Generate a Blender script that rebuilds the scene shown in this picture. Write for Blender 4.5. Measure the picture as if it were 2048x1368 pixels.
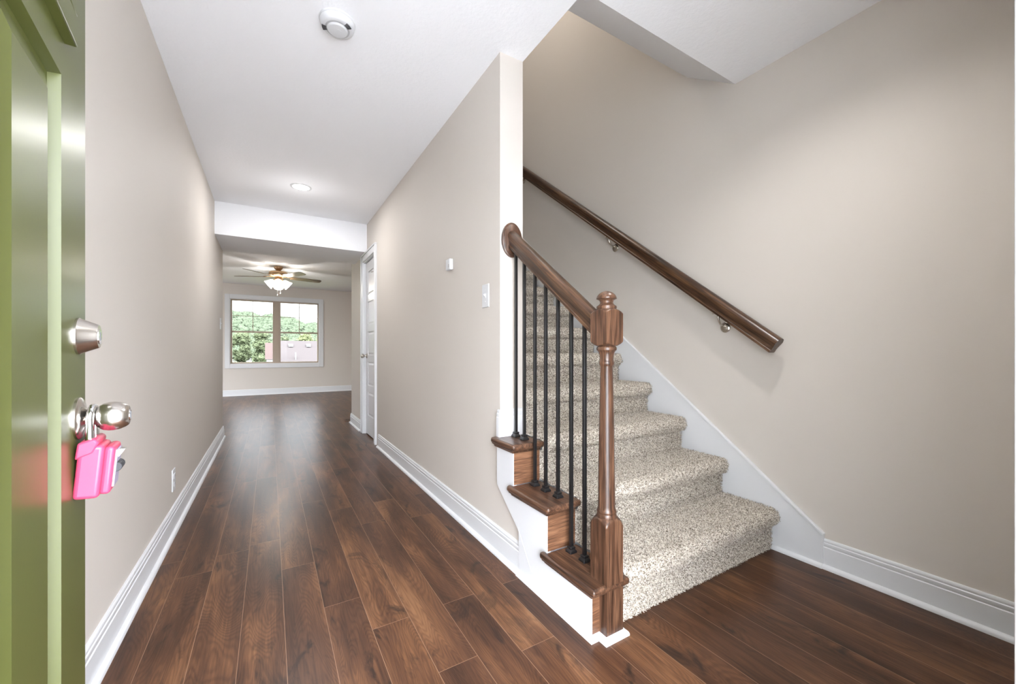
import bpy, bmesh, math, random
import numpy as np
from mathutils import Vector, Matrix

for o in list(bpy.data.objects):
    bpy.data.objects.remove(o)
scene = bpy.context.scene
COL = scene.collection
random.seed(7)
RNG = np.random.default_rng(7)

# ------------------------------------------------------------------ camera
H = 0.988
YAW = 0.5453
cam_d = bpy.data.cameras.new('camera')
cam_d.sensor_width = 36.0
cam_d.sensor_fit = 'HORIZONTAL'
cam_d.lens = 798.0 / 2048.0 * 36.0
cam_d.shift_y = 17.0 / 2048.0
cam_d.clip_start = 0.01
cam_d.clip_end = 3000
cam = bpy.data.objects.new('camera', cam_d)
COL.objects.link(cam)
cam.location = (0, 0, H)
cam.rotation_euler = (math.pi / 2, 0, -YAW)
scene.camera = cam

# ------------------------------------------------------------------ view
vs = scene.view_settings
vs.view_transform = 'Standard'
vs.look = 'None'
vs.gamma = 1.0
vs.use_curve_mapping = False
vs.exposure = 1.12

# ------------------------------------------------------------------ light levels
SKY_BACK = 2.0      # hazy sky low behind the house
SKY_ZENITH = 1.5     # brighter overhead
SKY_FRONT = 10.2      # bright cloud on the street side
P_FOYER = 26.0       # unseen foyer fill light added for the stairs (W)
P_HALL = 0.9
P_FAN = 12.0
P_UP = 12.0
P_LIVING = 8.0

w = bpy.data.worlds.new('sky')
scene.world = w
w.use_nodes = True
nt = w.node_tree
nt.nodes.clear()


def wn(t, **k):
    n = nt.nodes.new(t)
    for a, b in k.items():
        setattr(n, a, b)
    return n


def wmath(op, a, b=None, clamp=False):
    n = wn('ShaderNodeMath', operation=op)
    n.use_clamp = clamp
    for i, v in enumerate((a, b)):
        if v is None:
            continue
        if isinstance(v, (int, float)):
            n.inputs[i].default_value = v
        else:
            nt.links.new(v, n.inputs[i])
    return n.outputs[0]


tc = wn('ShaderNodeTexCoord')
sx = wn('ShaderNodeSeparateXYZ')
nt.links.new(tc.outputs['Generated'], sx.inputs[0])
zz = wmath('MAXIMUM', sx.outputs[2], 0.0)
zen = wmath('MULTIPLY', wmath('POWER', zz, 1.5), SKY_ZENITH - SKY_BACK)
fr = wmath('ADD', wmath('MULTIPLY', sx.outputs[1], -0.97), wmath('MULTIPLY', sx.outputs[0], 0.08))
fr = wmath('MULTIPLY', wmath('MAXIMUM', wmath('ADD', fr, 0.3), 0.0), SKY_FRONT)
fr = wmath('MULTIPLY', fr, wmath('ADD', 0.3, wmath('MULTIPLY', zz, 3.0)))
tot = wmath('ADD', wmath('ADD', zen, fr), SKY_BACK)
up = wmath('MULTIPLY', wmath('ADD', sx.outputs[2], 0.02), 60.0, True)   # below the horizon: dull ground
tot = wmath('MULTIPLY', tot, wmath('ADD', wmath('MULTIPLY', up, 0.7), 0.3))
cr = wn('ShaderNodeValToRGB')
cr.color_ramp.elements[0].position = 0.0
cr.color_ramp.elements[0].color = (0.93, 0.965, 1.0, 1)
cr.color_ramp.elements[1].position = 0.35
cr.color_ramp.elements[1].color = (0.86, 0.91, 1.0, 1)
nt.links.new(zz, cr.inputs[0])
bg = wn('ShaderNodeBackground')
nt.links.new(cr.outputs[0], bg.inputs[0])
nt.links.new(tot, bg.inputs[1])
ow = wn('ShaderNodeOutputWorld')
nt.links.new(bg.outputs[0], ow.inputs[0])


def lamp(name, kind, loc, power, color=(1, 1, 1), rot=(0, 0, 0), size=0.2, shape='DISK', spread=None, parent=None, spot=None, blend=0.5):
    d = bpy.data.lights.new(name, kind)
    d.energy = power
    d.color = color
    if kind == 'AREA':
        d.shape = shape
        d.size = size
        if spread:
            d.spread = spread
    else:
        d.shadow_soft_size = size
    if kind == 'SPOT':
        d.spot_size = spot
        d.spot_blend = blend
    o = bpy.data.objects.new(name, d)
    COL.objects.link(o)
    o.location = loc
    o.rotation_euler = rot
    if parent:
        o.parent = parent
    return o


# ------------------------------------------------------------------ node helper
class NT:
    def __init__(self, name):
        self.m = bpy.data.materials.new(name)
        self.m.use_nodes = True
        self.t = self.m.node_tree
        self.t.nodes.clear()
        self.out = self.t.nodes.new('ShaderNodeOutputMaterial')
        self.b = self.t.nodes.new('ShaderNodeBsdfPrincipled')
        self.t.links.new(self.b.outputs[0], self.out.inputs[0])

    def n(self, t, ins=None, **k):
        n = self.t.nodes.new(t)
        for a, b in k.items():
            setattr(n, a, b)
        if ins:
            for key, v in ins.items():
                self.put(n, key, v)
        return n

    def put(self, n, key, v):
        s = n.inputs[key]
        if hasattr(v, 'is_output'):
            self.t.links.new(v, s)
        else:
            s.default_value = v

    def math(self, op, a, b=None, c=None, clamp=False):
        n = self.t.nodes.new('ShaderNodeMath')
        n.operation = op
        n.use_clamp = clamp
        for i, v in enumerate((a, b, c)):
            if v is not None:
                self.put(n, i, v)
        return n.outputs[0]

    def obj(self):
        return self.n('ShaderNodeTexCoord').outputs['Object']

    def sep(self, v):
        n = self.n('ShaderNodeSeparateXYZ', {0: v})
        return n.outputs

    def comb(self, x, y, z):
        return self.n('ShaderNodeCombineXYZ', {0: x, 1: y, 2: z}).outputs[0]

    def noise(self, vec, scale, detail=4, rough=0.55, dist=0.0):
        n = self.n('ShaderNodeTexNoise', {'Vector': vec, 'Scale': scale, 'Detail': detail, 'Roughness': rough, 'Distortion': dist})
        return n.outputs['Fac']

    def ramp(self, f, stops):
        n = self.n('ShaderNodeValToRGB', {0: f})
        e = n.color_ramp.elements
        while len(e) < len(stops):
            e.new(0.5)
        for el, (p, c) in zip(e, stops):
            el.position = p
            el.color = (c[0], c[1], c[2], 1)
        return n.outputs[0]

    def mix(self, f, a, b, mode='MIX'):
        n = self.n('ShaderNodeMix', data_type='RGBA', blend_type=mode)
        self.put(n, 0, f)
        self.put(n, 6, a if hasattr(a, 'is_output') else (*a, 1))
        self.put(n, 7, b if hasattr(b, 'is_output') else (*b, 1))
        return n.outputs[2]

    def bump(self, h, strength=0.2, dist=0.002):
        n = self.n('ShaderNodeBump', {'Height': h, 'Strength': strength, 'Distance': dist})
        self.t.links.new(n.outputs[0], self.b.inputs['Normal'])

    def set(self, **k):
        for a, v in k.items():
            key = {'color': 'Base Color', 'rough': 'Roughness', 'metal': 'Metallic', 'spec': 'Specular IOR Level', 'coat': 'Coat Weight',
                   'coatr': 'Coat Roughness', 'trans': 'Transmission Weight', 'ior': 'IOR', 'emit': 'Emission Color', 'estr': 'Emission Strength', 'alpha': 'Alpha'}[a]
            if key in ('Base Color', 'Emission Color') and not hasattr(v, 'is_output'):
                v = (*v, 1)
            self.put(self.b, key, v)
        return self


def s2l(r, g, b):
    f = lambda c: (c / 255 / 12.92) if c / 255 <= 0.04045 else ((c / 255 + 0.055) / 1.055) ** 2.4
    return (f(r), f(g), f(b))


# ------------------------------------------------------------------ materials
def mat_paint(name, col, rough=0.6, bscale=220, bstr=0.08, var=0.02, bdist=0.001):
    t = NT(name)
    v = t.obj()
    n1 = t.noise(v, 1.3, 3)
    c = t.mix(n1, tuple(x * (1 - var) for x in col), tuple(min(1, x * (1 + var)) for x in col))
    t.set(color=c, rough=rough, spec=0.3)
    t.bump(t.noise(v, bscale, 3), bstr, bdist)
    return t.m


M = {}
M['wall'] = mat_paint('beige_wall_paint', s2l(212, 205, 197), 0.62)
M['ceiling'] = mat_paint('white_ceiling_paint', s2l(245, 246, 249), 0.85, 60, 0.35, 0.01, 0.004)
M['trim'] = mat_paint('white_trim_paint', s2l(222, 223, 225), 0.32, 30, 0.02, 0.008)
M['doorwhite'] = mat_paint('white_door_paint', s2l(222, 223, 226), 0.28, 30, 0.03, 0.008)
M['plastic'] = mat_paint('white_plastic', s2l(214, 215, 217), 0.35, 30, 0.0, 0.005)


def mat_floor():
    t = NT('dark_oak_plank_floor')
    x, y, z = t.sep(t.obj())
    W, L = 0.1325, 1.22
    u = t.math('ADD', t.math('DIVIDE', x, W), 20.66)
    row = t.math('FLOOR', u)
    fu = t.math('FRACT', u)
    rr = t.n('ShaderNodeTexWhiteNoise', {'W': row}, noise_dimensions='1D').outputs[0]
    v = t.math('ADD', t.math('DIVIDE', y, L), t.math('MULTIPLY', rr, 7.3))
    v = t.math('ADD', v, 20.0)
    idx = t.math('FLOOR', v)
    fv = t.math('FRACT', v)
    pid = t.n('ShaderNodeTexWhiteNoise', {'Vector': t.comb(row, idx, 0.0)}, noise_dimensions='2D')
    r1 = pid.outputs[0]
    pc = t.sep(pid.outputs[1])
    du = t.math('MULTIPLY', t.math('MINIMUM', fu, t.math('SUBTRACT', 1.0, fu)), W)
    dv = t.math('MULTIPLY', t.math('MINIMUM', fv, t.math('SUBTRACT', 1.0, fv)), L)
    dm = t.math('MINIMUM', du, dv)
    seam = t.math('LESS_THAN', dm, 0.0009)
    ox = t.math('MULTIPLY', pc[0], 37.0)
    oy = t.math('MULTIPLY', pc[1], 53.0)
    px = t.math('ADD', x, ox)
    py = t.math('ADD', y, oy)
    big = t.noise(t.comb(t.math('MULTIPLY', px, 7.0), t.math('MULTIPLY', py, 1.3), 0.0), 1.0, 3, 0.5, 0.6)
    fib = t.noise(t.comb(t.math('MULTIPLY', px, 170.0), t.math('MULTIPLY', py, 7.0), 0.0), 1.0, 4, 0.65)
    # contour lines of a stretched noise read as cathedral grain
    cg = t.noise(t.comb(t.math('MULTIPLY', px, 6.5), t.math('MULTIPLY', py, 0.9), 3.0), 1.0, 2, 0.45, 0.4)
    rings = t.math('ADD', t.math('MULTIPLY', t.math('SINE', t.math('ADD', t.math('MULTIPLY', cg, 400.0), t.math('MULTIPLY', fib, 3.0))), 0.5), 0.5)
    rings = t.math('POWER', rings, 1.6)
    streak = t.noise(t.comb(t.math('MULTIPLY', px, 38.0), t.math('MULTIPLY', py, 1.7), 5.0), 1.0, 4, 0.6)
    val = t.math('ADD', t.math('MULTIPLY', t.math('SUBTRACT', big, 0.5), 0.95), t.math('ADD', t.math('MULTIPLY', streak, 0.40), 0.30))
    val = t.math('ADD', val, t.math('MULTIPLY', t.math('SUBTRACT', r1, 0.5), 0.09))
    val = t.math('ADD', val, t.math('MULTIPLY', t.math('SUBTRACT', fib, 0.5), 0.40))
    val = t.math('SUBTRACT', val, t.math('MULTIPLY', t.math('SUBTRACT', rings, 0.4), 0.085))
    col = t.ramp(val, [(0.18, s2l(44, 29, 21)), (0.36, s2l(66, 44, 31)), (0.50, s2l(84, 56, 39)), (0.64, s2l(108, 74, 50)), (0.82, s2l(138, 99, 68))])
    # reddish / greyish planks
    col = t.mix(t.math('MULTIPLY', pc[2], 0.35), col, t.mix(0.5, col, s2l(72, 50, 42)))
    kn = t.noise(t.comb(t.math('MULTIPLY', px, 9.0), t.math('MULTIPLY', py, 3.6), 9.0), 1.0, 4, 0.6, 1.2)
    km = t.n('ShaderNodeMapRange', {0: kn, 1: 0.575, 2: 0.70, 3: 0.0, 4: 0.8})
    km.clamp = True
    col = t.mix(km.outputs[0], col, s2l(34, 27, 24))
    col = t.mix(t.math('MULTIPLY', seam, 0.75), col, s2l(150, 118, 94))  # pale bevel glint along the seams painted into the colour
    t.set(color=col, rough=t.math('ADD', t.math('MULTIPLY', fib, 0.08), 0.27), spec=0.22)
    hgt = t.math('SUBTRACT', t.math('MULTIPLY', fib, 0.35), t.math('MULTIPLY', t.math('LESS_THAN', dm, 0.0016), 1.0))
    t.bump(hgt, 0.14, 0.0005)
    return t.m


def mat_wood(name, axis, dark=(44, 29, 21), mid=(82, 56, 41), light=(116, 84, 63), rough=0.33, sc=1.0, band=0.35):
    t = NT(name)
    v = t.obj()
    xs = list(t.sep(v))
    st = [120.0 * sc, 120.0 * sc, 120.0 * sc]
    st[axis] = 5.0 * sc
    fib = t.noise(t.comb(*[t.math('MULTIPLY', a, b) for a, b in zip(xs, st)]), 1.0, 5, 0.65)
    st2 = [26.0 * sc] * 3
    st2[axis] = 1.6 * sc
    g = t.noise(t.comb(*[t.math('MULTIPLY', a, b) for a, b in zip(xs, st2)]), 1.0, 3, 0.5, 0.5)
    rg = t.math('ADD', t.math('MULTIPLY', t.math('SINE', t.math('MULTIPLY', g, 60.0)), 0.5), 0.5)
    val = t.math('ADD', t.math('MULTIPLY', t.math('SUBTRACT', g, 0.5), 0.6), t.math('ADD', t.math('MULTIPLY', t.math('SUBTRACT', fib, 0.5), 0.95), 0.5))
    val = t.math('ADD', val, t.math('MULTIPLY', t.math('SUBTRACT', rg, 0.5), -band * 0.4))
    col = t.ramp(val, [(0.28, s2l(*dark)), (0.5, s2l(*mid)), (0.72, s2l(*light))])
    t.set(color=col, rough=rough, spec=0.5, coat=0.1, coatr=0.25)
    t.bump(fib, 0.12, 0.0006)
    return t.m


M['floor'] = mat_floor()
M['wood_x'] = mat_wood('stained_oak_grain_x', 0)
M['wood_y'] = mat_wood('stained_oak_grain_y', 1)
M['wood_z'] = mat_wood('stained_oak_grain_z', 2)
M['riser_wood'] = mat_wood('stained_oak_riser', 0, (72, 48, 33), (112, 77, 55), (142, 103, 76), 0.4, 1.6, 0.35)
M['rail_wood'] = mat_wood('dark_oak_rail', 0, (34, 21, 13), (68, 46, 31), (106, 77, 54), 0.28, 1.0, 0.25)


def mat_carpet():
    t = NT('speckled_pile_carpet')
    v = t.obj()
    vo = t.n('ShaderNodeTexVoronoi', {'Vector': v, 'Scale': 240.0})
    r = t.sep(vo.outputs['Color'])[0]
    n2 = t.noise(v, 5.0, 2)
    col = t.ramp(r, [(0.0, s2l(84, 75, 67)), (0.16, s2l(136, 126, 114)), (0.38, s2l(186, 175, 161)), (0.64, s2l(220, 211, 197)), (0.9, s2l(246, 240, 230))])
    col = t.mix(t.math('MULTIPLY', n2, 0.25), col, t.mix(0.5, col, s2l(190, 172, 140)))
    t.set(color=col, rough=1.0, spec=0.05)
    return t.m


M['carpet'] = mat_carpet()


def mat_metal(name, col, rough, sc=0.0):
    t = NT(name)
    t.set(color=col, metal=1.0, rough=rough)
    if sc:
        x, y, z = t.sep(t.obj())
        t.bump(t.noise(t.comb(t.math('MULTIPLY', x, 20.0), y, t.math('MULTIPLY', z, sc)), 8.0, 3), 0.04, 0.0005)
    return t.m


M['nickel'] = mat_metal('satin_nickel', (0.62, 0.58, 0.53), 0.24)
M['chrome'] = mat_metal('bright_chrome', (0.75, 0.75, 0.76), 0.1)
M['brass'] = mat_metal('antique_brass', (0.50, 0.33, 0.19), 0.32)


def mat_flat(name, col, rough=0.5, metal=0.0, spec=0.5, **k):
    t = NT(name)
    v = t.obj()
    c = t.mix(t.noise(v, 14.0, 3), tuple(x * 0.96 for x in col), tuple(min(1, x * 1.04) for x in col))
    t.set(color=c, rough=rough, metal=metal, spec=spec, **k)
    return t.m


M['iron'] = mat_flat('black_iron', s2l(17, 17, 19), 0.35, 0.0, 0.6)
M['green'] = NT('green_door_paint')
_v = M['green'].obj()
M['green'].set(color=M['green'].mix(M['green'].noise(_v, 3.0, 3), s2l(73, 77, 38), s2l(78, 82, 41)), rough=0.36, spec=0.28, coat=0.1, coatr=0.25)
_xyz = M['green'].sep(_v)
M['green'].bump(M['green'].noise(M['green'].comb(M['green'].math('MULTIPLY', _xyz[0], 150.0), M['green'].math('MULTIPLY', _xyz[1], 150.0), M['green'].math('MULTIPLY', _xyz[2], 160.0)), 1.0, 2), 0.05, 0.0006)
M['green'] = M['green'].m
M['pink'] = mat_flat('pink_vinyl', s2l(200, 64, 96), 0.35, 0.0, 0.5)
M['dark'] = mat_flat('dark_plastic', s2l(40, 40, 44), 0.4)
M['lilac'] = mat_flat('grey_lilac_metal', s2l(176, 166, 190), 0.35, 0.3)
M['slot'] = mat_flat('dark_slot', s2l(70, 70, 72), 0.6)
M['greyplastic'] = mat_flat('grey_vent_plastic', s2l(176, 176, 178), 0.6)
M['vinyl'] = mat_flat('tan_window_vinyl', s2l(176, 160, 143), 0.4)
M['blade'] = mat_wood('fan_blade_wood', 0, (60, 44, 30), (104, 80, 56), (140, 112, 82), 0.4)
M['grass'] = mat_paint('lawn_grass', s2l(72, 78, 52), 0.9, 6, 0.3, 0.15)


def mat_leaf(name, a, b, sc):
    t = NT(name)
    v = t.obj()
    c = t.mix(t.noise(v, sc, 5, 0.7), s2l(*a), s2l(*b))
    t.set(color=c, rough=0.9, spec=0.1)
    return t.m


M['leaf_far'] = mat_leaf('far_hazy_foliage', (46, 53, 40), (60, 66, 52), 0.13)  # aerial haze greyed into the leaf colour
M['leaf_near'] = mat_leaf('leafy_crown', (50, 56, 38), (68, 73, 53), 0.6)
M['leaf_warm'] = mat_leaf('yellow_green_crown', (66, 71, 46), (84, 88, 62), 0.6)
M['bark'] = mat_flat('bark', s2l(110, 100, 90), 0.9)


def mat_shingle():
    t = NT('grey_shingle_roof')
    v = t.obj()
    x, y, z = t.sep(v)
    n = t.noise(t.comb(t.math('MULTIPLY', x, 6.0), t.math('MULTIPLY', y, 14.0), z), 2.0, 4, 0.7)
    t.set(color=t.mix(n, s2l(46, 42, 41), s2l(57, 52, 51)), rough=0.9, spec=0.1)
    return t.m


M['shingle'] = mat_shingle()


def mat_brick():
    t = NT('pale_pink_brick')
    br = t.n('ShaderNodeTexBrick', {'Vector': t.obj(), 'Scale': 9.0, 'Color1': (*s2l(60, 44, 41), 1), 'Color2': (*s2l(53, 39, 36), 1), 'Mortar': (*s2l(60, 52, 49), 1)})
    t.set(color=br.outputs[0], rough=0.9)
    return t.m


M['brick'] = mat_brick()


def mat_glass():
    m = bpy.data.materials.new('window_glass')
    m.use_nodes = True
    t = m.node_tree
    t.nodes.clear()
    o = t.nodes.new('ShaderNodeOutputMaterial')
    mx = t.nodes.new('ShaderNodeMixShader')
    tr = t.nodes.new('ShaderNodeBsdfTransparent')
    tr.inputs[0].default_value = (0.985, 0.995, 0.99, 1)
    gl = t.nodes.new('ShaderNodeBsdfGlossy')
    gl.inputs['Roughness'].default_value = 0.02
    fr = t.nodes.new('ShaderNodeFresnel')
    fr.inputs[0].default_value = 1.12
    t.links.new(fr.outputs[0], mx.inputs[0])
    t.links.new(tr.outputs[0], mx.inputs[1])
    t.links.new(gl.outputs[0], mx.inputs[2])
    t.links.new(mx.outputs[0], o.inputs[0])
    return m


M['glass'] = mat_glass()


def mat_emit(name, col, strength):
    t = NT(name)
    t.set(color=(0.9, 0.9, 0.9), rough=0.5, emit=col, estr=strength)
    return t.m


# ------------------------------------------------------------------ mesh helpers
class MB:
    def __init__(s):
        s.v, s.f = [], []

    def add(s, vs_, fs_):
        n = len(s.v)
        s.v += [tuple(p) for p in vs_]
        s.f += [tuple(i + n for i in f) for f in fs_]
        return s

    def box(s, x0, x1, y0, y1, z0, z1):
        return s.add([(x0, y0, z0), (x1, y0, z0), (x1, y1, z0), (x0, y1, z0), (x0, y0, z1), (x1, y0, z1), (x1, y1, z1), (x0, y1, z1)],
                     [(0, 3, 2, 1), (4, 5, 6, 7), (0, 1, 5, 4), (1, 2, 6, 5), (2, 3, 7, 6), (3, 0, 4, 7)])

    def prism(s, poly, a0, a1, axis):
        """poly: 2-D points; extruded along axis between a0 and a1."""
        def P(p, a):
            if axis == 0:
                return (a, p[0], p[1])
            if axis == 1:
                return (p[0], a, p[1])
            return (p[0], p[1], a)
        n = len(poly)
        vs_ = [P(p, a0) for p in poly] + [P(p, a1) for p in poly]
        fs_ = [tuple(range(n)), tuple(range(2 * n - 1, n - 1, -1))]
        fs_ += [(i, i + n, (i + 1) % n + n, (i + 1) % n) for i in range(n)]
        return s.add(vs_, fs_)

    def loops(s, loops, caps=True):
        n = len(loops[0])
        vs_ = [p for l in loops for p in l]
        fs_ = []
        for k in range(len(loops) - 1):
            for i in range(n):
                fs_.append((k * n + i, k * n + (i + 1) % n, (k + 1) * n + (i + 1) % n, (k + 1) * n + i))
        if caps:
            fs_.append(tuple(range(n))[::-1])
            fs_.append(tuple((len(loops) - 1) * n + i for i in range(n)))
        return s.add(vs_, fs_)

    def lathe(s, prof, c=(0, 0, 0), axis=(0, 0, 1), seg=32, sx=1.0, sy=1.0):
        a = Vector(axis).normalized()
        u = a.orthogonal().normalized()
        if abs(a.z) < 0.5:
            u = Vector((0, 0, 1)).cross(a).normalized()
        w_ = a.cross(u)
        c = Vector(c)
        ls = []
        for r, h in prof:
            r = max(r, 1e-5)
            ls.append([c + a * h + u * (r * sx * math.cos(2 * math.pi * i / seg)) + w_ * (r * sy * math.sin(2 * math.pi * i / seg)) for i in range(seg)])
        return s.loops(ls)

    def tube(s, pts, r, seg=10):
        pts = [Vector(p) for p in pts]
        ls = []
        ref = None
        for i, p in enumerate(pts):
            d = (pts[min(i + 1, len(pts) - 1)] - pts[max(i - 1, 0)]).normalized()
            if ref is None:
                ref = d.orthogonal().normalized()
            u = (ref - d * ref.dot(d)).normalized()
            ref = u
            w_ = d.cross(u)
            rr = r[i] if isinstance(r, (list, tuple)) else r
            ls.append([p + u * rr * math.cos(2 * math.pi * k / seg) + w_ * rr * math.sin(2 * math.pi * k / seg) for k in range(seg)])
        return s.loops(ls)

    def sweep(s, prof, path, closed_prof=True):
        """prof (u,z) swept along an XY path; u is measured to the right of the walking direction, corners mitred."""
        P = [Vector((p[0], p[1])) for p in path]
        ls = []
        for i, p in enumerate(P):
            d0 = (P[i] - P[i - 1]).normalized() if i > 0 else None
            d1 = (P[i + 1] - P[i]).normalized() if i < len(P) - 1 else None
            if d0 is None:
                d0 = d1
            if d1 is None:
                d1 = d0
            n0 = Vector((d0.y, -d0.x))
            n1 = Vector((d1.y, -d1.x))
            m = (n0 + n1)
            m = m / (m.dot(n0)) if m.length > 1e-6 else n0
            ls.append([(p.x + m.x * u, p.y + m.y * u, z) for u, z in prof])
        return s.loops(ls)

    def build(s, name, mat, parent=None, bevel=0.0, smooth=False, seg=2, loc=None, rot=None, sharp=38):
        me = bpy.data.meshes.new(name)
        me.from_pydata([tuple(p) for p in s.v], [], s.f)
        bm = bmesh.new()
        bm.from_mesh(me)
        bmesh.ops.recalc_face_normals(bm, faces=bm.faces)
        bm.to_mesh(me)
        bm.free()
        o = bpy.data.objects.new(name, me)
        COL.objects.link(o)
        for mm in (mat if isinstance(mat, (list, tuple)) else [mat]):
            me.materials.append(mm)
        if parent:
            o.parent = parent
        if loc:
            o.location = loc
        if rot:
            o.rotation_euler = rot
        if smooth:
            for p in me.polygons:
                p.use_smooth = True
            me.set_sharp_from_angle(angle=math.radians(sharp))
        if bevel:
            b = o.modifiers.new('bevel', 'BEVEL')
            b.width = bevel
            b.segments = seg
            b.limit_method = 'ANGLE'
            b.angle_limit = math.radians(35)
            b.harden_normals = False
            for p in me.polygons:
                p.use_smooth = True
            me.set_sharp_from_angle(angle=math.radians(50))
        return o


def tag(o, label, cat, group=None, kind=None):
    o['label'] = label
    o['category'] = cat
    if group:
        o['group'] = group
    if kind:
        o['kind'] = kind
    return o


def struct(o, label=None):
    o['kind'] = 'structure'
    if label:
        o['label'] = label
    return o


def empty(name, loc=(0, 0, 0), rot=(0, 0, 0)):
    o = bpy.data.objects.new(name, None)
    o.empty_display_size = 0.1
    COL.objects.link(o)
    o.location = loc
    o.rotation_euler = rot
    return o


def copy_tree(o, parent=None):
    c = o.copy()
    COL.objects.link(c)
    if parent:
        c.parent = parent
    for ch in list(o.children):
        copy_tree(ch, c)
    return c


def child(o, parent, label=None):
    """parent an already placed part, keeping its place."""
    o.parent = parent
    o.matrix_parent_inverse = parent.matrix_world.inverted() if parent.matrix_world else Matrix()
    if label:
        o['label'] = label
    return o


# ------------------------------------------------------------------ dimensions
XL, XR, XT, XRR = -0.459, 0.956, 1.087, 2.167
ZC = 2.44
YE = 1.688          # end of the wall beside the stairs
YWE = 5.818         # far end of that wall
YLE = 5.585         # far end of the left wall
YF = 10.52          # window wall
YFR = 0.0725        # room face of the front wall
ZU = 5.1
RUN, RISE = 0.2555, 0.19
RY0 = 1.022

# ------------------------------------------------------------------ floor, ceilings, walls
struct(MB().box(-3.6, 4.2, -0.06, YF + 0.12, -0.12, 0.0).build('floor', M['floor']))

mb = MB()
mb.box(XL - 0.12, XT, -0.06, 5.0, ZC, ZC + 0.24)
mb.box(XT, XRR + 0.12, -0.06, 1.228, ZC, ZC + 0.24)
struct(mb.build('ceiling', M['ceiling']))
struct(MB().box(-3.6, 4.2, 5.0, YF + 0.12, ZC, ZC + 0.24).build('ceiling_living_room', M['ceiling']))
# sloped underside over the foot of the stairs
struct(MB().prism([(1.228, ZC), (1.522, 2.647), (1.522, 2.72), (1.228, 2.72)], XT, XRR, 0).build('ceiling_slope', M['ceiling']))
struct(MB().box(XL, XR, 4.80, 5.55, 2.12, ZC).build('ceiling_soffit', M['ceiling']))

struct(MB().box(XL - 0.12, XL, -0.06, YLE, 0, ZC).build('wall_left', M['wall']))
struct(MB().box(-3.6, XL - 0.12, YLE - 0.12, YLE, 0, ZC).build('wall_left_return', M['wall']))
# wall between hall and stairs with the closet door opening
DY0, DY1, DZ = 4.375, 4.985, 2.04
mb = MB()
mb.box(XR, XT, YE, DY0, 0, ZC)
mb.box(XR, XR + 0.006, 1.30, YE, 0, 0.36)
mb.box(XR, XT, DY1, YWE, 0, ZC)
mb.box(XR, XT, DY0, DY1, DZ, ZC)
struct(mb.build('wall_stair', M['wall']))
struct(MB().box(XT - 0.12, XT, 1.522, 7.0, ZC + 0.24, ZU).build('wall_stair_upper', M['wall']))
struct(MB().box(XRR, XRR + 0.12, -0.06, 7.0, 0, ZU).build('wall_right', M['wall']))
struct(MB().box(XT, 4.2, YWE - 0.12, YWE, 0, ZC).build('wall_living_front', M['wall']))
struct(MB().box(4.1, 4.2, YWE, YF, 0, ZC).build('wall_living_right', M['wall']))
# living room left wall with a wide opening for a glazed door
mb = MB()
mb.box(-3.6, -3.5, YLE, 6.6, 0, ZC)
mb.box(-3.6, -3.5, 8.6, YF, 0, ZC)
mb.box(-3.6, -3.5, 6.6, 8.6, 2.1, ZC)
struct(mb.build('wall_living_left', M['wall']))
# window wall
WX0, WX1, WZ0, WZ1 = -0.745, 1.01, 0.685, 2.125
mb = MB()
mb.box(-3.6, WX0, YF, YF + 0.12, 0, ZC)
mb.box(WX1, 4.2, YF, YF + 0.12, 0, ZC)
mb.box(WX0, WX1, YF, YF + 0.12, 0, WZ0)
mb.box(WX0, WX1, YF, YF + 0.12, WZ1, ZC)
struct(mb.build('wall_far', M['wall']))
# front wall with the entrance opening the camera stands in
FX0, FX1, FZ = -0.225, 0.69, 2.06
mb = MB()
mb.box(XL - 0.12, FX0 - 0.02, -0.06, YFR, 0, ZC)
mb.box(FX1 + 0.02, XRR + 0.12, -0.06, YFR, 0, ZC)
mb.box(FX0 - 0.02, FX1 + 0.02, -0.06, YFR, FZ + 0.02, ZC)
struct(mb.build('wall_front', M['wall']))
# upper floor shell around the stairwell
struct(MB().box(XT - 0.12, XRR + 0.12, 1.402, 1.522, 2.647, ZU).build('wall_upper_front', M['wall']))
struct(MB().box(XT - 0.12, XRR + 0.12, 7.0, 7.12, ZC + 0.24, ZU).build('wall_upper_back', M['wall']))
struct(MB().box(XT - 0.12, XRR + 0.12, 1.402, 7.12, ZU, ZU + 0.1).build('ceiling_upper', M['ceiling']))

# ------------------------------------------------------------------ trim
BB = [(0, 0), (0.014, 0), (0.030, 0.0), (0.0295, 0.008), (0.026, 0.014), (0.020, 0.018), (0.0145, 0.019), (0.0145, 0.094), (0.0115, 0.097), (0.0115, 0.0985), (0.013, 0.101),
      (0.0125, 0.113), (0.0095, 0.116), (0.0095, 0.118), (0.0105, 0.120), (0.009, 0.128), (0.006, 0.131), (0, 0.131)]


def base(name, path):
    return struct(MB().sweep(BB, path).build(name, M['trim'], smooth=True))


# path direction keeps the room on the right-hand side
base('baseboard_left', [(XL, YFR), (XL, YLE), (XL - 0.12, YLE), (-3.5, YLE)])
base('baseboard_hall', [(XR, 4.205), (XR, 1.492)])
base('baseboard_hall_far', [(XT + 1.5, YWE), (XR, YWE), (XR, 5.115)])
base('baseboard_far', [(-3.5, YF), (4.1, YF)])
base('baseboard_right', [(XRR, 0.817), (XRR, YFR)])
base('baseboard_front', [(XRR, YFR), (FX1 + 0.09, YFR)])
base('baseboard_living_right', [(4.1, YF), (4.1, YWE)])

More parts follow.
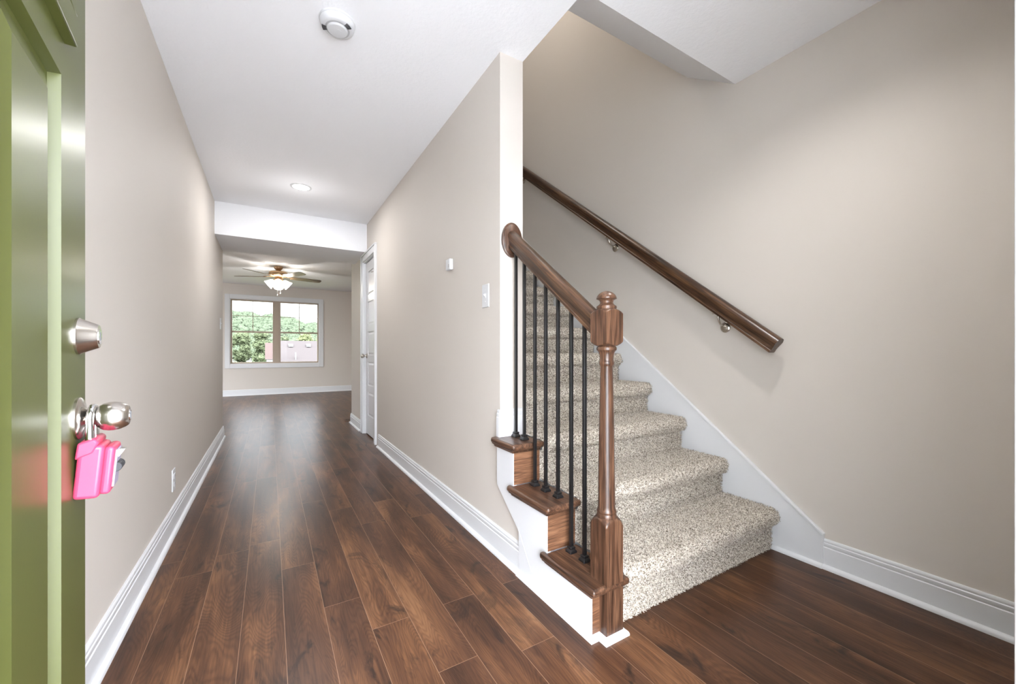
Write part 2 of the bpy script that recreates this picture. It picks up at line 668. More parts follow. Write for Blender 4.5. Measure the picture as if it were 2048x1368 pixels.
# front door frame (jambs, head, room-side casing)
mb = MB()
mb.box(FX1, FX1 + 0.02, -0.10, YFR, 0, FZ + 0.02)
mb.box(FX0 - 0.02, FX0, -0.10, YFR, 0, FZ + 0.02)
mb.box(FX0 - 0.02, FX1 + 0.02, -0.10, YFR, FZ, FZ + 0.02)
mb.box(FX1 - 0.012, FX1, -0.10, 0.03, 0, FZ)
jf = struct(mb.build('trim_1', M['trim'], bevel=0.002), 'white front door frame')
mb = MB()
mb.box(FX1 - 0.0015, FX1, 0.045, 0.075, 0.84, 0.905)
sp = mb.build('strike_plate', M['nickel'], jf, bevel=0.0006)
sp['label'] = 'satin nickel strike plate'
mb = MB()
CAS = [(0.012, 0), (0.0, 0), (0.0, 0), (0.0, 0)]
mb.box(FX1 + 0.005, FX1 + 0.075, YFR, YFR + 0.016, 0, FZ + 0.005)
mb.box(FX0 - 0.075, FX0 - 0.005, YFR, YFR + 0.016, 0, FZ + 0.005)
mb.box(FX0 - 0.075, FX1 + 0.075, YFR, YFR + 0.016, FZ + 0.005, FZ + 0.075)
struct(mb.build('trim_2', M['trim'], bevel=0.004))

# ------------------------------------------------------------------ staircase
stairs = empty('staircase', (1.6, 1.0, 0))
tag(stairs, 'straight staircase with speckled grey-beige carpet, oak tread ends and white stringer', 'staircase')
bpy.context.view_layer.update()
NST = 14


def carpet_profile():
    """(y, z) polyline for the whole flight."""
    pts = []
    for k in range(NST):
        y0 = RY0 + 0.014 + RUN * k
        z0 = RISE * k + (0.012 if k else 0.0)
        zt = RISE * (k + 1) + 0.010
        pts += [(y0, z0), (y0, zt - 0.072)]
        # nose: tucked under, rolled over the tread edge
        for a in range(0, 11):
            th = math.radians(-100 + a * 19)
            pts.append((y0 - 0.020 - 0.030 * math.cos(th) * 1.0 + 0.012, zt - 0.036 + 0.036 * math.sin(th)))
    pts.append((RY0 + RUN * NST + 0.34, RISE * NST + 0.010))
    return pts


def resample(pts, step):
    P = np.array(pts)
    d = np.r_[0, np.cumsum(np.hypot(*np.diff(P, axis=0).T))]
    n = int(d[-1] / step)
    q = np.linspace(0, d[-1], n)
    return np.c_[np.interp(q, d, P[:, 0]), np.interp(q, d, P[:, 1])]


CX0, CX1 = 1.0885, XRR - 0.0205


def make_carpet():
    prof = resample(carpet_profile(), 0.006)
    prof = prof[prof[:, 0] < RY0 + RUN * NST + 0.33]
    ny = len(prof)
    xs = np.arange(CX0, CX1 + 1e-6, (CX1 - CX0) / 175)
    nx = len(xs)
    tg = np.gradient(prof, axis=0)
    tg /= np.linalg.norm(tg, axis=1)[:, None] + 1e-9
    nrm = np.c_[-tg[:, 1], tg[:, 0]]
    k = np.array([1, 2, 3, 2, 1.0])
    k /= k.sum()
    for c in range(2):
        nrm[:, c] = np.convolve(np.pad(nrm[:, c], 2, mode='edge'), k, 'valid')
    dsp = RNG.normal(0, 0.0016, (ny, nx))
    # rolled side edges
    e = np.minimum(xs - CX0, CX1 - xs)
    roll = -0.010 * np.clip(1 - e / 0.02, 0, 1) ** 2
    dsp = dsp + roll[None, :]
    Y = prof[:, 0][:, None] + nrm[:, 0][:, None] * dsp
    Z = np.maximum(prof[:, 1][:, None] + nrm[:, 1][:, None] * dsp, 0.0)
    X = np.repeat(xs[None, :], ny, 0) + RNG.normal(0, 0.0006, (ny, nx))
    V = np.stack([X, Y, Z], -1).reshape(-1, 3)
    i = np.arange(ny - 1)[:, None] * nx + np.arange(nx - 1)[None, :]
    F = np.stack([i, i + 1, i + nx + 1, i + nx], -1).reshape(-1, 4)
    # yarn tufts: small leaning three-sided spikes over the pile
    arc = np.r_[0, np.cumsum(np.hypot(*np.diff(prof, axis=0).T))]
    tv, tf = [], []

    def tufts(s0, s1, dens, hgt, wid):
        n = int((s1 - s0) * (CX1 - CX0) * dens)
        s = RNG.uniform(s0, s1, n)
        x = RNG.uniform(CX0 + 0.002, CX1 - 0.001, n)
        y = np.interp(s, arc, prof[:, 0])
        z = np.interp(s, arc, prof[:, 1])
        n1 = np.interp(s, arc, nrm[:, 0])
        n2 = np.interp(s, arc, nrm[:, 1])
        N = np.stack([np.zeros(n), n1, n2], -1)
        N /= np.linalg.norm(N, axis=1)[:, None] + 1e-9
        T = np.tile(np.array([1.0, 0, 0]), (n, 1))
        B = np.cross(N, T)
        lean = RNG.normal(0, 0.55, (n, 2))
        D = N + T * lean[:, :1] + B * lean[:, 1:]
        D /= np.linalg.norm(D, axis=1)[:, None]
        h = hgt * RNG.uniform(0.6, 1.25, n)[:, None]
        base_ = np.stack([x, y, z], -1) - N * 0.002
        tip = base_ + D * h
        ph = RNG.uniform(0, 6.283, n)
        q = []
        for j in range(3):
            a = ph + j * 2.0944
            q.append((np.cos(a)[:, None] * T + np.sin(a)[:, None] * B) * wid)
        vv = np.concatenate([base_ + q[0], base_ + q[1], base_ + q[2], tip + q[0] * 0.55, tip + q[1] * 0.55, tip + q[2] * 0.55], 1).reshape(-1, 3)
        vv[:, 2] = np.maximum(vv[:, 2], 0.0)
        vv[:, 0] = np.minimum(vv[:, 0], XRR - 0.0185)
        b = np.arange(n)[:, None] * 6
        ff = np.concatenate([b + np.array([[0, 1, 4, 3]]), b + np.array([[1, 2, 5, 4]]), b + np.array([[2, 0, 3, 5]])], 0)
        cap = b + np.array([[3, 4, 5]])
        return vv, ff, cap

    step_len = arc[-1] / (NST + 2.0)
    s3 = float(np.interp(RY0 + RUN * 3.2, prof[:, 0], arc))
    s6 = float(np.interp(RY0 + RUN * 6.2, prof[:, 0], arc))
    packs = [tufts(0.0, s3, 62000, 0.0105, 0.0017), tufts(s3, s6, 42000, 0.010, 0.0020), tufts(s6, arc[-1] - 0.3, 18000, 0.009, 0.0028)]
    nv = len(V)
    allv = [V]
    quads = [F]
    tris = []
    for vv, ff, cap in packs:
        allv.append(vv)
        quads.append(ff + nv)
        tris.append(cap + nv)
        nv += len(vv)
    V = np.concatenate(allv)
    Q = np.concatenate(quads)
    T3 = np.concatenate(tris)
    me = bpy.data.meshes.new('carpet')
    me.vertices.add(len(V))
    me.vertices.foreach_set('co', V.astype(np.float32).ravel())
    loops = np.concatenate([Q.ravel(), T3.ravel()]).astype(np.int32)
    me.loops.add(len(loops))
    me.loops.foreach_set('vertex_index', loops)
    starts = np.concatenate([np.arange(len(Q)) * 4, len(Q) * 4 + np.arange(len(T3)) * 3]).astype(np.int32)
    me.polygons.add(len(starts))
    me.polygons.foreach_set('loop_start', starts)
    me.update(calc_edges=True)
    me.validate()
    me.materials.append(M['carpet'])
    o = bpy.data.objects.new('carpet', me)
    COL.objects.link(o)
    return o


child(make_carpet(), stairs, 'speckled grey-beige pile carpet')

# sub-structure under the carpet (closes the flight from below)
pts = [(RY0 + 0.03, 0.0)]
for k in range(NST):
    pts += [(RY0 + 0.03 + RUN * k, RISE * (k + 1) - 0.012), (RY0 + 0.03 + RUN * (k + 1), RISE * (k + 1) - 0.012)]
pts += [(RY0 + RUN * NST + 0.33, RISE * NST - 0.012), (RY0 + RUN * NST + 0.33, RISE * NST - 0.2), (RY0 + RUN * NST, RISE * NST - 0.25), (RY0 + 0.35, 0.0)]
child(MB().prism(pts, CX0 + 0.004, CX1 - 0.002, 0).build('carriage', M['trim']), stairs)

# wooden tread ends, risers and mouldings on the open side
XS = 0.938      # white stringer face
TXR = 1.0865
for k in range(1, 4):
    yr = RY0 + RUN * (k - 1)
    zt = RISE * k
    y1 = yr + RUN + (0.022 if k < 3 else 0.0)
    yb = yr + RUN if k < 3 else YE - 0.001
    mb = MB()
    t0 = zt - 0.027
    mb.prism([(0.912, yr - 0.037), (TXR, yr - 0.037), (TXR, yb), (XS, yb), (XS, y1 if k < 3 else YE), (0.912, y1 if k < 3 else YE + 0.012)]
             if k < 3 else [(0.912, yr - 0.037), (TXR, yr - 0.037), (TXR, yb), (XR - 0.001, yb), (XR - 0.001, YE + 0.02), (0.912, YE + 0.02)], t0, zt, 2)
    tr = child(mb.build('tread', M['wood_y'], bevel=0.0115, seg=4), stairs)
    # cove under the nosing
    cv = [(0, 0), (0.020, 0), (0.020, -0.004), (0.013, -0.007), (0.008, -0.012), (0.006, -0.019), (0, -0.019)]
    path = [(XS, (y1 - 0.012) if k < 3 else YE + 0.012), (XS, yr), (TXR - 0.006, yr)]
    mb = MB()
    # walk so that the outside of the stair is on the right-hand side
    mb.sweep([(u, t0 + 0.001 + z) for u, z in cv], path)
    cvo = mb.build('cove_molding', M['wood_y'], smooth=True)
    child(cvo, tr)
    mb = MB().box(XS + 0.002, TXR - 0.006, yr - 0.001, yr + 0.02, RISE * (k - 1) + (0.0 if k > 1 else 0.0), t0)
    child(mb.build('riser', M['riser_wood'], bevel=0.001), stairs)
    # filler block behind the riser
    child(MB().box(XR + 0.008, CX0 + 0.003, yr + 0.021, yb, max(0, RISE * (k - 1) - 0.02), t0).build('block', M['trim']), stairs)

# white stringer face with sawtooth top and slanted back edge
poly = [(RY0, 0.0)]
for k in range(1, 4):
    poly += [(RY0 + RUN * (k - 1), RISE * k - 0.027)]
    if k < 3:
        poly += [(RY0 + RUN * k, RISE * k - 0.027)]
poly += [(YE, RISE * 3 - 0.027), (YE, 0.343), (1.491, 0.191), (1.491, 0.0)]
mb = MB().prism(poly, XS, XR - 0.0005, 0)
strg = child(mb.build('stringer', M['trim'], bevel=0.0015), stairs, 'white painted stringer')
# quarter-round shoe along the stringer
SHOE = [(0, 0), (0.016, 0), (0.0155, 0.008), (0.012, 0.014), (0.006, 0.018), (0, 0.019)]
NX0, NX1, NY0, NY1 = 0.972, 1.051, 0.987, 1.066
mb = MB().sweep(SHOE, [(XS, 1.491), (XS, RY0), (NX0, RY0), (NX0, NY0), (NX1, NY0), (NX1, NY1 - 0.03)])
child(mb.build('shoe_molding', M['trim'], smooth=True), stairs)
# thin seam bead on the stringer
mb = MB().prism([(1.489, 0.195), (1.494, 0.195), (1.395, 0.060), (1.390, 0.060)], XS - 0.0007, XS, 0)
child(mb.build('seam', M['trim']), strg)

# skirt board on the right wall
slope = RISE / RUN


def skirt_top(y):
    return 0.2145 + (y - 0.91) * 0.7705


poly = [(0.817, 0.0), (0.817, skirt_top(0.817)), (4.45, skirt_top(4.45)), (4.6, RISE * NST + 0.13), (4.95, RISE * NST + 0.13), (4.95, RISE * NST - 0.02), (4.6, RISE * NST - 0.02), (1.3, 0.0)]
sk = child(MB().prism(poly, XRR - 0.018, XRR - 0.001, 0).build('skirt_board', M['trim'], bevel=0.001), stairs, 'white skirt board on the wall')
poly = [(0.815, skirt_top(0.815)), (4.45, skirt_top(4.45)), (4.45, skirt_top(4.45) + 0.014), (0.815, skirt_top(0.815) + 0.014)]
child(MB().prism(poly, XRR - 0.022, XRR - 0.001, 0).build('cap_molding', M['trim'], bevel=0.002), sk)
mb = MB().sweep([(0.018 + u, z) for u, z in SHOE], [(XRR, 1.03), (XRR, 0.817)])
child(mb.build('shoe_molding', M['trim'], smooth=True), stairs)

# wrapped baseboard block at the end of the stair wall, standing on the third tread
bb2 = [(u, z + RISE * 3) for u, z in [(0, 0), (0.0145, 0), (0.0145, 0.094), (0.0115, 0.097), (0.0115, 0.0985), (0.013, 0.101), (0.0125, 0.113), (0.0095, 0.116), (0.0095, 0.118), (0.0105, 0.120), (0.009, 0.128), (0.006, 0.131), (0, 0.131)]]
mb = MB().sweep(bb2, [(XR, YE + 0.012), (XR, YE), (XT - 0.002, YE)])
struct(mb.build('trim_3', M['trim'], smooth=True))

# ------------------------------------------------------------------ stair railing
NCX, NCY = (NX0 + NX1) / 2, (NY0 + NY1) / 2
railing = empty('stair_railing', (NCX, NCY, 0))
tag(railing, 'stair balustrade with turned oak newel post, oak handrail and black iron balusters', 'railing')
bpy.context.view_layer.update()


def sq_loop(half, rlim, z, seg=48):
    pts = []
    for i in range(seg):
        a = 2 * math.pi * (i + 0.5) / seg
        ca, sa = math.cos(a), math.sin(a)
        r = half / max(abs(ca), abs(sa))
        r = min(r, rlim)
        pts.append((r * ca, r * sa, z))
    return pts


def corner_sq(half, rlim, z):
    """square loop with true corners, clipped by a circle."""
    pts = []
    n = 12
    for side in range(4):
        for i in range(n):
            tt = -1 + 2 * i / n
            x, y = half, half * tt
            a = math.pi / 2 * side
            px, py = x * math.cos(a) - y * math.sin(a), x * math.sin(a) + y * math.cos(a)
            r = math.hypot(px, py)
            s_ = min(1.0, rlim / r)
            pts.append((px * s_, py * s_, z))
    return pts


hw = 0.0395
newel = empty('newel_post', (NCX, NCY, 0))
child(newel, railing)
bpy.context.view_layer.update()


def shoulder(z0, z1, r0):
    """blocks with rounded turned shoulders between z0 and z1 (lower/upper)."""
    ls = []
    diag = hw * 1.4142
    return ls, diag


# lower block
dg = hw * 1.4142
ls = [corner_sq(hw, dg, 0.0), corner_sq(hw, dg, 0.378)]
for i in range(1, 9):
    f = i / 8
    ls.append(corner_sq(hw, dg - (dg - 0.036) * f ** 1.6, 0.378 + 0.030 * f))
lower = MB().loops(ls).build('base_block', M['wood_z'], newel, smooth=True)
# upper block
ls = []
for i in range(8, 0, -1):
    f = i / 8
    ls.append(corner_sq(hw, dg - (dg - 0.036) * f ** 1.6, 1.021 - 0.017 * f))
ls += [corner_sq(hw, dg, 1.021), corner_sq(hw, dg, 1.115)]
for i in range(1, 9):
    f = i / 8
    ls.append(corner_sq(hw, dg - (dg - 0.036) * f ** 1.6, 1.115 + 0.017 * f))
MB().loops(ls).build('top_block', M['wood_z'], newel, smooth=True)
shaft = [(0.030, 0.404), (0.0345, 0.408), (0.0350, 0.414), (0.0330, 0.419), (0.0318, 0.421), (0.0335, 0.4235), (0.0345, 0.427), (0.0325, 0.432), (0.0300, 0.438), (0.0294, 0.446),
         (0.0285, 0.55), (0.0265, 0.70), (0.0240, 0.83), (0.0215, 0.932), (0.0232, 0.936), (0.0258, 0.940), (0.0262, 0.945), (0.0250, 0.950), (0.0236, 0.953),
         (0.0234, 0.962), (0.0245, 0.972), (0.0275, 0.982), (0.0310, 0.987), (0.0340, 0.9895), (0.0350, 0.9945), (0.0335, 1.000), (0.028, 1.006)]
MB().lathe(shaft, seg=40).build('turned_shaft', M['wood_z'], newel, smooth=True)
fin = [(0.025, 1.130), (0.0335, 1.132), (0.0355, 1.137), (0.0345, 1.143), (0.029, 1.147), (0.0245, 1.151), (0.0225, 1.156), (0.0245, 1.163), (0.030, 1.167), (0.0350, 1.169), (0.0352, 1.172),
       (0.0325, 1.179), (0.026, 1.187), (0.017, 1.193), (0.008, 1.196), (0.0, 1.197)]
MB().lathe(fin, seg=40).build('finial', M['wood_z'], newel, smooth=True)

# handrail profile: (across, up) around its centre
HP = [(-0.021, -0.036), (-0.0265, -0.035), (-0.0270, -0.026), (-0.0235, -0.0235), (-0.0235, -0.014), (-0.0265, -0.002), (-0.0305, 0.008), (-0.0312, 0.013), (-0.0290, 0.019), (-0.021, 0.027), (-0.011, 0.032), (0, 0.0335)]
HP = HP + [(-u, v) for u, v in HP[-2::-1]]


def rail(name, p0, p1, mat, parent, hp=HP, cut0=None, cut1=None, sc=1.0):
    """rail in its own axes: length along local x. Ends may be cut plumb (vertical)."""
    p0, p1 = Vector(p0), Vector(p1)
    d = p1 - p0
    L = d.length
    yaw = math.atan2(d.y, d.x)
    pit = math.atan2(d.z, math.hypot(d.x, d.y))
    ls = []
    for x, cut in ((0.0, cut0), (L, cut1)):
        k = math.tan(pit) if cut == 'plumb' else 0.0
        ls.append([(x + v * sc * k, -u * sc, v * sc) for u, v in hp])
    o = MB().loops(ls).build(name, mat, None, smooth=True)
    o.rotation_euler = (0, -pit, yaw)
    o.location = p0
    bpy.context.view_layer.update()
    return child(o, parent)


RA = (1.019, NY1 - 0.004, 1.0735)
RB = (1.019, YE - 0.020, 1.0735 + (YE - 0.020 - NY1 + 0.004) * 0.757)
rail('handrail', RA, RB, M['rail_wood'], railing, cut0='plumb', cut1='plumb')
# rosette on the wall end
prof = [(0.0, 0.020), (0.048, 0.020), (0.051, 0.0185), (0.052, 0.0155), (0.0545, 0.0145), (0.0575, 0.012), (0.0575, 0.003), (0.056, 0.0), (0.0, 0.0)]
mb = MB().lathe(prof, (1.019, YE - 0.0005, 1.531), (0, -1, 0), 48, 1.0, 1.48)
child(mb.build('rosette', M['wood_z'], smooth=True), railing)

bal_y = [(3, 1.644), (3, 1.570), (2, 1.482), (2, 1.400), (2, 1.314), (1, 1.229), (1, 1.151)]
first = None
for k, y in bal_y:
    zt = RISE * k
    ztop = RA[2] + (y - RA[1]) * 0.757 - 0.033 * 1.25
    hs = 0.0064
    mb = MB().box(-hs, hs, -hs, hs, 0.0, ztop - zt)
    b = mb.build('baluster', M['iron'], bevel=0.001, loc=(1.020, y, zt))
    bpy.context.view_layer.update()
    child(b, railing)
    ls = []
    for h, z in [(0.0165, 0.0), (0.0165, 0.006), (0.0150, 0.009), (0.0125, 0.012), (0.0105, 0.015), (0.0115, 0.017), (0.0120, 0.022), (0.0105, 0.024), (0.0068, 0.025)]:
        ls.append([(-h, -h, z), (h, -h, z), (h, h, z), (-h, h, z)])
    MB().loops(ls).build('shoe', M['iron'], b, bevel=0.0008)

# ------------------------------------------------------------------ wall handrail
wr = empty('wall_handrail', (2.10, 0.98, 0))
tag(wr, 'dark stained oak handrail mounted on the right stair wall with nickel brackets', 'handrail')
bpy.context.view_layer.update()
WX = 2.098
HP2 = [(u * 0.98, v * 1.2) for u, v in HP]
rail('rail', (WX, 0.985, 1.012), (WX, 4.5, 1.012 + 3.515 * 0.757), M['rail_wood'], wr, hp=HP2)
for y in (1.281, 2.106, 3.347):
    z = 1.012 + (y - 0.985) * 0.757 - 0.120
    mb = MB()
    mb.lathe([(0.0, 0.013), (0.012, 0.0125), (0.024, 0.009), (0.029, 0.004), (0.029, 0.0), (0, 0)], (XRR - 0.0005, y, z), (-1, 0, 0), 24)
    arm = []
    for i in range(11):
        th = math.pi / 2 * i / 10
        arm.append((XRR - 0.006 - 0.066 * math.sin(th), y, z + 0.012 + 0.060 * (1 - math.cos(th)) - 0.010 * math.sin(2 * th)))
    mb.tube(arm, 0.0055, 10)
    top = arm[-1]
    mb.box(WX - 0.012, WX + 0.012, y - 0.028, y + 0.028, top[2] + 0.000, top[2] + 0.004)
    child(mb.build('bracket', M['nickel'], smooth=True), wr, 'nickel wall bracket')

# ------------------------------------------------------------------ closet door in the hall wall
d2 = struct(empty('door_2', (XR, DY0, 0)), 'white five-panel closet door in the hall')
bpy.context.view_layer.update()
XF = XR + 0.022      # face of the leaf, set slightly inside the frame
Y0, Y1 = DY0 + 0.02, DY1 - 0.02
mb = MB()
zs = 0.012
leaf_top = DZ - 0.022
mb.box(XF + 0.008, XF + 0.035, Y0, Y1, zs, leaf_top)
st = 0.105
mb.box(XF, XF + 0.010, Y0, Y0 + st, zs, leaf_top)
mb.box(XF, XF + 0.010, Y1 - st, Y1, zs, leaf_top)
ph = 0.268
rails = []
z = 0.235
mb.box(XF, XF + 0.010, Y0 + st, Y1 - st, zs, z)
pan = []
gap = (leaf_top - 0.115 - z - 5 * ph) / 4
for i in range(5):
    pan.append((z, z + ph))
    z2 = z + ph
    mb.box(XF, XF + 0.010, Y0 + st, Y1 - st, z2, z2 + (gap if i < 4 else 0.115))
    z = z2 + gap
leaf = child(mb.build('leaf', M['doorwhite'], bevel=0.0035, seg=2), d2)
for a, b in pan:
    mb = MB()
    yA, yB = Y0 + st + 0.012, Y1 - st - 0.012
    ls = [[(XF + 0.008, yA, a + 0.012), (XF + 0.008, yB, a + 0.012), (XF + 0.008, yB, b - 0.012), (XF + 0.008, yA, b - 0.012)],
          [(XF + 0.002, yA + 0.018, a + 0.030), (XF + 0.002, yB - 0.018, a + 0.030), (XF + 0.002, yB - 0.018, b - 0.030), (XF + 0.002, yA + 0.018, b - 0.030)]]
    child(mb.loops(ls).build('panel', M['doorwhite']), d2)
mb = MB()
ky, kz = Y1 - 0.06, 0.925
mb.lathe([(0, 0.0), (0.030, 0.0), (0.030, 0.004), (0.026, 0.008), (0.012, 0.011), (0.010, 0.028), (0.015, 0.033), (0.024, 0.040), (0.0275, 0.050), (0.026, 0.060), (0.018, 0.067), (0.0, 0.069)], (XF, ky, kz), (-1, 0, 0), 28)
child(mb.build('door_knob', M['nickel'], smooth=True), d2, 'satin nickel door knob')
for zh in (0.27, 1.0, 1.78):
    mb = MB().tube([(XF - 0.005, Y0 - 0.004, zh - 0.045), (XF - 0.005, Y0 - 0.004, zh + 0.045)], 0.0065, 10)
    mb.box(XF - 0.003, XF - 0.0005, Y0, Y0 + 0.022, zh - 0.044, zh + 0.044)
    hg = child(mb.build('hinge', M['nickel'], smooth=True), d2, 'nickel hinge')
    if zh > 1.5:
        mb = MB().tube([(XF - 0.006, Y0 - 0.004, zh + 0.048), (XF - 0.03, Y0 + 0.03, zh + 0.055), (XF - 0.045, Y0 + 0.07, zh + 0.055)], 0.004, 8)
        child(mb.build('door_stop', M['nickel'], smooth=True), hg)
# casing and jamb
mb = MB()
mb.box(XR - 0.001, XT, DY0, DY0 + 0.016, 0, DZ)
mb.box(XR - 0.001, XT, DY1 - 0.016, DY1, 0, DZ)
mb.box(XR - 0.001, XT, DY0 + 0.016, DY1 - 0.016, DZ - 0.016, DZ)
cw, ct = 0.085, 0.018
a0, a1 = DY0 - cw + 0.006, DY0 + 0.006
b0, b1 = DY1 - 0.006, DY1 + cw - 0.006
ztop = DZ + cw - 0.006
mb.box(XR - ct, XR + 0.001, a0 + 0.018, a1, 0, ztop - 0.018)
mb.box(XR - ct, XR + 0.001, b0, b1 - 0.018, 0, ztop - 0.018)
mb.box(XR - ct, XR + 0.001, a1, b0, DZ - 0.006, ztop - 0.018)
# raised back band
mb.box(XR - ct - 0.007, XR + 0.001, a0, a0 + 0.018, 0, ztop - 0.018)
mb.box(XR - ct - 0.007, XR + 0.001, b1 - 0.018, b1, 0, ztop - 0.018)
mb.box(XR - ct - 0.007, XR + 0.001, a0, b1, ztop - 0.018, ztop)
struct(mb.build('trim_4', M['trim'], bevel=0.003), 'white casing round the closet door')

# ------------------------------------------------------------------ front door (open, seen from its outer face)
PH = Vector((-0.18, 0.09))
PE = Vector((-0.269, 0.958))
dd = (PE - PH)
DL = dd.length
yaw_d = math.atan2(dd.y, dd.x)
# local axes: x along the leaf from hinge to latch edge, y = -outer normal, z up
d1 = struct(empty('door_1', (PH.x, PH.y, 0), (0, 0, yaw_d)), 'open green front door')
TH = 0.044
# outer face at local y = 0, body towards +y
mb = MB()
mb.box(0.0, DL, 0.016, TH, 0.012, 2.045)


def panel_ring(x0, x1, z0, z1):
    """sunk ring and raised field of one embossed panel; rings of (inset, depth)."""
    rr = [(0.0, 0.0), (0.003, 0.013), (0.010, 0.0135), (0.046, 0.003)]
    ls = []
    for ins, dp in rr:
        ls.append([(x0 + ins, dp, z0 + ins), (x1 - ins, dp, z0 + ins), (x1 - ins, dp, z1 - ins), (x0 + ins, dp, z1 - ins)])
    return ls


cols = [(0.137, 0.350), (DL - 0.350, DL - 0.137)]
rows = [(0.24, 1.383)]
xs = sorted({0.0, DL, *[c for p in cols for c in p]})
zs_ = sorted({0.012, 2.045, *[c for p in rows for c in p]})
for i in range(len(xs) - 1):
    for j in range(len(zs_) - 1):
        if any(abs(xs[i] - a) < 1e-6 for a, b in cols) and any(abs(zs_[j] - a) < 1e-6 for a, b in rows):
            continue
        mb.add([(xs[i], 0, zs_[j]), (xs[i + 1], 0, zs_[j]), (xs[i + 1], 0, zs_[j + 1]), (xs[i], 0, zs_[j + 1])], [(0, 1, 2, 3)])
# edges of the face skin
for a, b in (((0, 0.012), (0, 2.045)), ((DL, 0.012), (DL, 2.045))):
    mb.add([(a[0], 0, a[1]), (b[0], 0, b[1]), (b[0], 0.016, b[1]), (a[0], 0.016, a[1])], [(0, 1, 2, 3)])
for zz_ in (0.012, 2.045):
    mb.add([(0, 0, zz_), (DL, 0, zz_), (DL, 0.016, zz_), (0, 0.016, zz_)], [(0, 1, 2, 3)])
leaf1 = mb.build('leaf', M['green'], d1)
for x0, x1 in cols:
    for z0, z1 in rows:
        mb = MB()
        ls = panel_ring(x0, x1, z0, z1)
        mb.loops(ls, caps=False)
        n = len(mb.v)
        mb.f.append((n - 4, n - 3, n - 2, n - 1))
        mb.build('panel', M['green'], d1)
mb = MB()
fo_, fi_ = 0.118, 0.165
for (q0, q1, r0, r1) in ((fo_, DL - fo_, 1.437, 1.482), (fo_, DL - fo_, 1.885, 1.93), (fo_, fi_, 1.482, 1.885), (DL - fi_, DL - fo_, 1.482, 1.885)):
    mb.box(q0, q1, -0.013, 0.004, r0, r1)
mb.build('lite_frame', M['green'], d1, bevel=0.002)
MB().box(fi_, DL - fi_, -0.004, 0.003, 1.482, 1.885).build('lite_pane', M['glass'], d1)
KX = DL - 0.050
# deadbolt
mb = MB().lathe([(0, 0.0), (0.0295, 0.0), (0.0295, 0.003), (0.0278, 0.005), (0.0195, 0.0235), (0.0185, 0.025), (0.0, 0.025)], (KX, 0, 1.011), (0, -1, 0), 40)
db = mb.build('deadbolt', M['nickel'], d1, smooth=True)
db['label'] = 'satin nickel deadbolt'
mb = MB().lathe([(0, 0.0), (0.0125, 0.0), (0.0125, 0.0010), (0, 0.0010)], (KX, -0.025, 1.011), (0, -1, 0), 24)
kc = mb.build('keyway', M['chrome'], db)
MB().box(KX - 0.0011, KX + 0.0011, -0.0266, -0.0258, 1.004, 1.018).build('key_slot', M['slot'], db)
# knob
mb = MB().lathe([(0, 0.0), (0.0335, 0.0), (0.0335, 0.003), (0.031, 0.0055), (0.022, 0.0075), (0.016, 0.009), (0.0125, 0.011), (0.0110, 0.015), (0.0120, 0.0185), (0.0120, 0.0195), (0.0140, 0.0215),
                 (0.0180, 0.0245), (0.0218, 0.030), (0.0236, 0.037), (0.0238, 0.042), (0.0222, 0.050), (0.0190, 0.0565), (0.0160, 0.0602), (0.0140, 0.0610), (0.0, 0.0610)], (KX, 0, 0.879), (0, -1, 0), 44)
kb = mb.build('door_knob', M['nickel'], d1, smooth=True)
kb['label'] = 'satin nickel egg-shaped door knob'
MB().lathe([(0, 0.0), (0.0095, 0.0), (0.009, 0.0012), (0, 0.0012)], (KX, -0.0610, 0.879), (0, -1, 0), 24).build('keyway', M['chrome'], kb)
MB().box(KX - 0.001, KX + 0.001, -0.0630, -0.0621, 0.873, 0.885).build('key_slot', M['slot'], kb)

# ------------------------------------------------------------------ lockbox hanging from the knob
Wd = Matrix.Translation((PH.x, PH.y, 0)) @ Matrix.Rotation(yaw_d, 4, 'Z')
lb = empty('key_lockbox')
tag(lb, 'pink key lockbox hanging by its steel shackle from the front door knob', 'lockbox')
lb.matrix_world = Wd @ Matrix.Translation((KX, -0.0125, 0.879)) @ Matrix.Rotation(math.radians(5), 4, 'X')
# local: x across (towards latch edge +), y towards door, -y to the room, z up; origin at shackle top on the knob neck


def rbox(x0, x1, y0, y1, z0, z1):
    return MB().box(x0, x1, y0, y1, z0, z1)


bx = rbox(-0.031, 0.031, -0.027, 0.003, -0.124, -0.040).build('body', M['pink'], lb, bevel=0.006, seg=3)
rbox(-0.029, 0.029, -0.039, -0.026, -0.119, -0.043).build('front_cover', M['pink'], lb, bevel=0.005, seg=3)
# collar round the shackle holes
mb = MB()
mb.prism([(0.005, -0.062), (0.004, -0.036), (-0.014, -0.029), (-0.020, -0.035), (-0.015, -0.052)], -0.0325, 0.0325, 0)
mb.build('collar', M['pink'], lb, bevel=0.003, seg=2)
# dial face and wheels
pl = rbox(-0.019, 0.019, -0.0415, -0.0385, -0.110, -0.050).build('dial_plate', M['lilac'], lb, bevel=0.001)
for i in range(4):
    xx = -0.0125 + 0.0083 * i
    mb = MB().lathe([(0.0, -0.0031), (0.0075, -0.0031), (0.008, -0.0022), (0.008, 0.0022), (0.0075, 0.0031), (0, 0.0031)], (xx, -0.0405, -0.079), (1, 0, 0), 16)
    mb.build('dial_wheel', M['dark'], lb)
mb = MB().prism([(-0.041, -0.051), (-0.049, -0.051), (-0.041, -0.066)], -0.008, 0.008, 0)
mb.build('release_tab', M['chrome'], lb, bevel=0.0006)
# shackle: an arch over the knob neck
pts = []
for i in range(17):
    th = math.pi * i / 16
    pts.append((0.0175 * math.cos(th), -0.004, 0.000 + 0.0175 * math.sin(th)))
pts = [(0.0175, -0.009, -0.050)] + pts + [(-0.0175, -0.009, -0.050)]
MB().tube(pts, 0.0052, 14).build('shackle', M['chrome'], lb, smooth=True)

